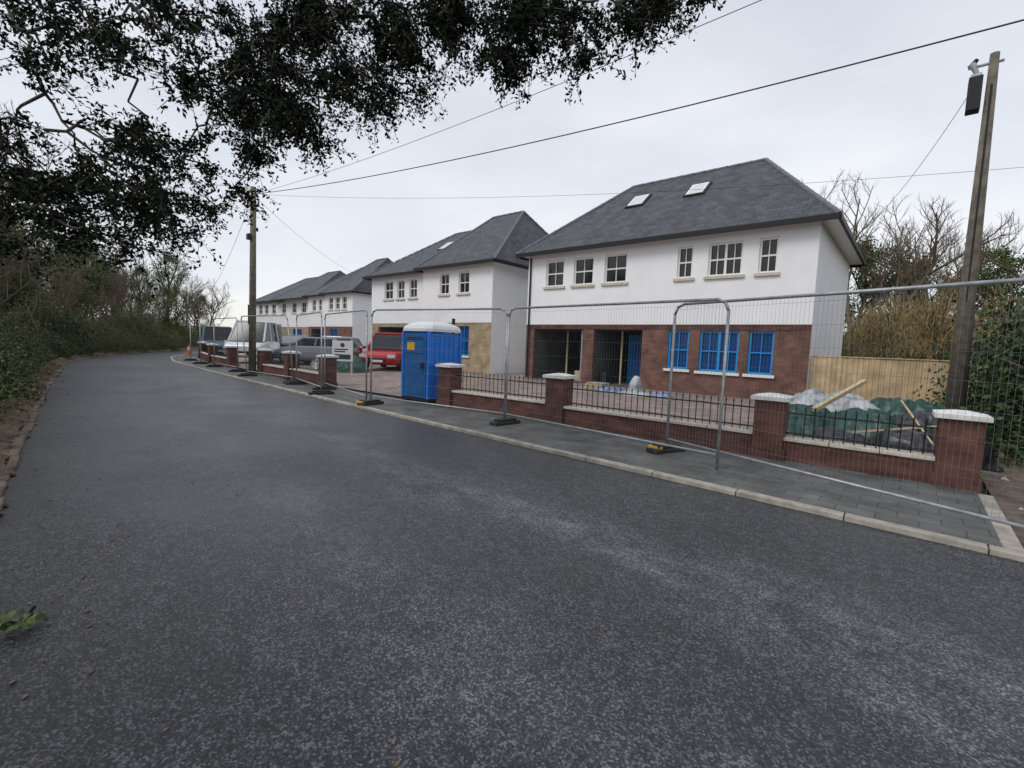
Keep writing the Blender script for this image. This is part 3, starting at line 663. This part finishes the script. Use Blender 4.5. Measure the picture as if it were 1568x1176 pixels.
def willow(x,y,h,seed,nb=26):
    r=random.Random(seed); E=empty('weeping_willow',(x,y,0)); S=[((0,0,0),(.1,0,h*.45),.22,.16)]; C=[]
    for i in range(nb):
        a=r.uniform(0,6.28); rad=r.uniform(.2,1.9)*h/6; top=h*(1-.14*rad)*r.uniform(.55,1.0); p=Vector((math.cos(a)*rad,math.sin(a)*rad,top)); S.append(((.1,0,h*.45),tuple(p),.05,.02))
        Ln=r.uniform(.25,.6)*top
        for j in range(260):
            t=r.random(); C.append((p.x+math.cos(a)*.3*t+r.gauss(0,.22+.1*t),p.y+math.sin(a)*.3*t+r.gauss(0,.22+.1*t),p.z-t*Ln+r.gauss(0,.15)))
    link('trunk_and_limbs',seg_mesh('willow_limbs',S,'bark',5),E); link('hanging_twigs',leaves_mesh('willow_twigs',np.array(C),.26,'willow',seed,.07,2.2),E)
willow(-.9,26,4.8,1); willow(.6,27.5,5.6,2); willow(2.6,27,5.0,3)
for i,(x,y,s,k) in enumerate([(2.5,10.6,1.2,1),(3.0,12.6,1.4,3),(4.0,12.0,1.6,1),(3.3,15.0,1.7,3),(2.0,9.4,.55,1),(4.2,9.6,1.3,1),(1.9,14.2,1.1,0),(3,18.5,1.7,1),(1.6,12.2,1.0,1)]):
    E=empty('laurel_bush',(x,y,0)); put_shrub(E,k,0,0,(s,s,s*1.05))
E=empty('verge_plant',(-3.15,.1,.03)); 
C=np.array([(.04*math.cos(a)*i,.04*math.sin(a)*i,.03+.02*i) for a in np.arange(0,6.28,.5) for i in(1,2)]); link('leaves',leaves_mesh('plant_leaves',C,.07,'leafmid',3,.5),E)
# ------------------------------------------------------------------ overhanging tree (branches grow from the nearest existing branch point)
ANC=[(-1.33,3.50,3.99),(-1.54,3.42,3.99),(-1.84,3.31,3.92),(-2.14,3.25,3.76),(-2.27,3.08,3.87),(-2.64,2.89,3.72),(-2.88,2.54,3.84),(-3.17,2.47,3.52),(-3.21,2.30,3.65),(-3.43,2.22,3.39),(-3.54,1.93,3.50),(-3.77,1.90,3.06),(-3.76,1.68,3.32),(-3.86,1.63,3.14),(-3.99,1.53,2.89),(-3.93,1.38,3.20),(-4.23,1.24,2.41),(-4.20,1.11,2.66),(-4.28,1.16,2.26),(-4.32,.93,2.35),(-4.34,.71,2.44),(-4.39,.78,2.10),(-4.33,.54,2.61),(-4.43,.32,2.23),(-4.44,.44,2.09),(-4.38,.21,2.52),(-4.47,.20,2.0),(-4.22,.33,3.03),(-4.07,.59,3.33),(-4.05,.93,3.23),(-3.85,1.07,3.56),(-4.22,.77,2.87),(-3.71,1.43,3.61),(-3.45,1.78,3.77),(-3.16,2.14,3.89),(-2.80,2.47,4.01),(-2.46,2.82,4.01),(-4.11,.23,3.31),(-4.07,1.24,2.96),(-2.25,2.95,4.04)]
r=random.Random(11); S=[];LC=[]
hub=[Vector(p) for p in((-6.4,-.9,3.6),(-6.2,.1,5.6),(-5.4,1.4,6.2),(-4.4,2.6,6.3),(-3.2,3.8,6.3))]
S.append(((-6.8,-2.9,0),(-6.6,-2.5,1.4),.3,.25)); S.append(((-6.6,-2.5,1.4),(-6.5,-1.9,2.6),.25,.2)); S.append(((-6.5,-1.9,2.6),tuple(hub[0]),.2,.14))
for a,b,ra,rb in((0,1,.12,.09),(1,2,.09,.07),(2,3,.07,.05),(3,4,.05,.03)):
    S.append((tuple(hub[a]),tuple(hub[b]),ra,rb))
cl=[]
AV=[Vector(a) for a in ANC]
for i,a in enumerate(AV):
    cl.append(a)
    for b in AV[i+1:]:
        if (a-b).length<.75: cl.append(a.lerp(b,r.random())+Vector((r.gauss(0,.1),r.gauss(0,.1),r.uniform(0,.3))))
for a in list(AV):
    cl.append(a+Vector((r.gauss(-.1,.3),r.gauss(0,.2),r.uniform(.3,.6))))
nodes=[h.copy() for h in hub]
def wob(p,q,ra,rb,n=5,j=.07):
    pts=[p]; j=min(j,(q-p).length*.08)
    for i in range(1,n): pts.append(p.lerp(q,i/n)+Vector((r.gauss(0,j),r.gauss(0,j),r.gauss(.5*j,j))))
    pts.append(q)
    for i in range(n): S.append((tuple(pts[i]),tuple(pts[i+1]),ra+(rb-ra)*i/n,ra+(rb-ra)*(i+1)/n))
    return pts
P2=[]
for a in cl:
    left=a.y<1.35 
    if left and a.z>2.5 and r.random()<.45: continue
    sc_=r.uniform(1.1,1.65); P2.append((Vector((a.x*sc_,a.y*sc_,1.5+(a.z-1.5)*sc_)),left))
P2.sort(key=lambda t:min((t[0]-h).length for h in hub))
for p,left in P2:
    h=min(nodes,key=lambda q:(q-p).length+(.6 if q.z<p.z else 0)); dist=(h-p).length
    pts=wob(h,p,min(.035,.008+.012*dist),.005); nodes+=pts[1:]
    for j in range(r.randint(6,10) if left else r.randint(11,16)):
        d=Vector((r.gauss(0,1),r.gauss(0,1),r.gauss(-.3,.7))).normalized(); Ln=r.uniform(.18,.5); st=pts[-2].lerp(p,r.uniform(.1,1)) if dist<1.2 else p+Vector((r.gauss(0,.03),r.gauss(0,.03),r.gauss(0,.03))); prev=st
        for k in range(4):
            d=(d+Vector((r.gauss(0,.25),r.gauss(0,.25),r.gauss(-.08,.15)))).normalized(); nx=prev+d*Ln/4; S.append((tuple(prev),tuple(nx),.003,.002))
            for q in range(8): LC.append(tuple(prev.lerp(nx,r.random())+Vector((r.gauss(0,.028),r.gauss(0,.028),r.gauss(0,.028)))))
            prev=nx
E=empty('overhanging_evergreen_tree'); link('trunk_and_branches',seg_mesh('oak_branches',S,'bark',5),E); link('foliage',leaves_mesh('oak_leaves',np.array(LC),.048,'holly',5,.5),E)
# ------------------------------------------------------------------ world, light
EL,AZ=math.radians(48),math.radians(200)
w=bpy.data.worlds.new('World'); sc.world=w; w.use_nodes=True; nt=w.node_tree
class _W: pass
W_=_W(); W_.node_tree=nt
bg=nt.nodes['Background']; bg.inputs['Strength'].default_value=.137
sky=nt.nodes.new('ShaderNodeTexSky'); sky.sky_type='NISHITA'; sky.sun_disc=False; sky.sun_elevation=EL; sky.sun_rotation=AZ
tc=nt.nodes.new('ShaderNodeTexCoord').outputs['Generated']
mp=nt.nodes.new('ShaderNodeMapping'); mp.inputs['Scale'].default_value=(1,1,2.8); nt.links.new(tc,mp.inputs['Vector'])
f=noise(W_,1.6,5,.5,vec=mp.outputs[0])
cl_=ramp(W_,f,[(.3,(4.9,5.2,5.8)),(.55,(5.9,6.15,6.7)),(.75,(6.9,7.05,7.4))])
sep=nt.nodes.new('ShaderNodeSeparateXYZ'); nt.links.new(tc,sep.inputs[0])
zr=ramp(W_,sep.outputs['Z'],[(.0,(1.26,1.16,1.0)),(.1,(1.12,1.11,1.07)),(.45,(1,1,1)),(1,(.85,.86,.88))])
c=mix(W_,1.,cl_,zr,'MULTIPLY'); c=mix(W_,.92,sky.outputs[0],c); nt.links.new(c,bg.inputs['Color'])
sd=bpy.data.lights.new('sun','SUN'); sd.energy=1.45; sd.angle=math.radians(25); sd.color=(1,.97,.93); so=bpy.data.objects.new('sun',sd); COL.objects.link(so)
ddir=Vector((math.sin(AZ)*math.cos(EL),math.cos(AZ)*math.cos(EL),math.sin(EL))); so.rotation_euler=ddir.to_track_quat('Z','Y').to_euler()
# ------------------------------------------------------------------ camera
D_=Vector((-829,-91,712)).normalized(); P_=Vector((616,-36,712)); P_=(P_-D_*P_.dot(D_)).normalized(); dn=D_.cross(P_)
rt=Vector((-D_.x,P_.x,-dn.x)); dw=Vector((-D_.y,P_.y,-dn.y)); fw=Vector((-D_.z,P_.z,-dn.z))
cd=bpy.data.cameras.new('camera'); co=bpy.data.objects.new('camera',cd); COL.objects.link(co)
mm=Matrix.Identity(4)
for i in range(3): mm[i][0]=rt[i]; mm[i][1]=-dw[i]; mm[i][2]=-fw[i]
mm[2][3]=1.5; co.matrix_world=mm
cd.sensor_width=36; cd.lens=712/1568*36; cd.clip_start=.05; cd.clip_end=2000
sc.camera=co
sc.view_settings.view_transform='Standard'; sc.view_settings.look='None'; sc.view_settings.exposure=0
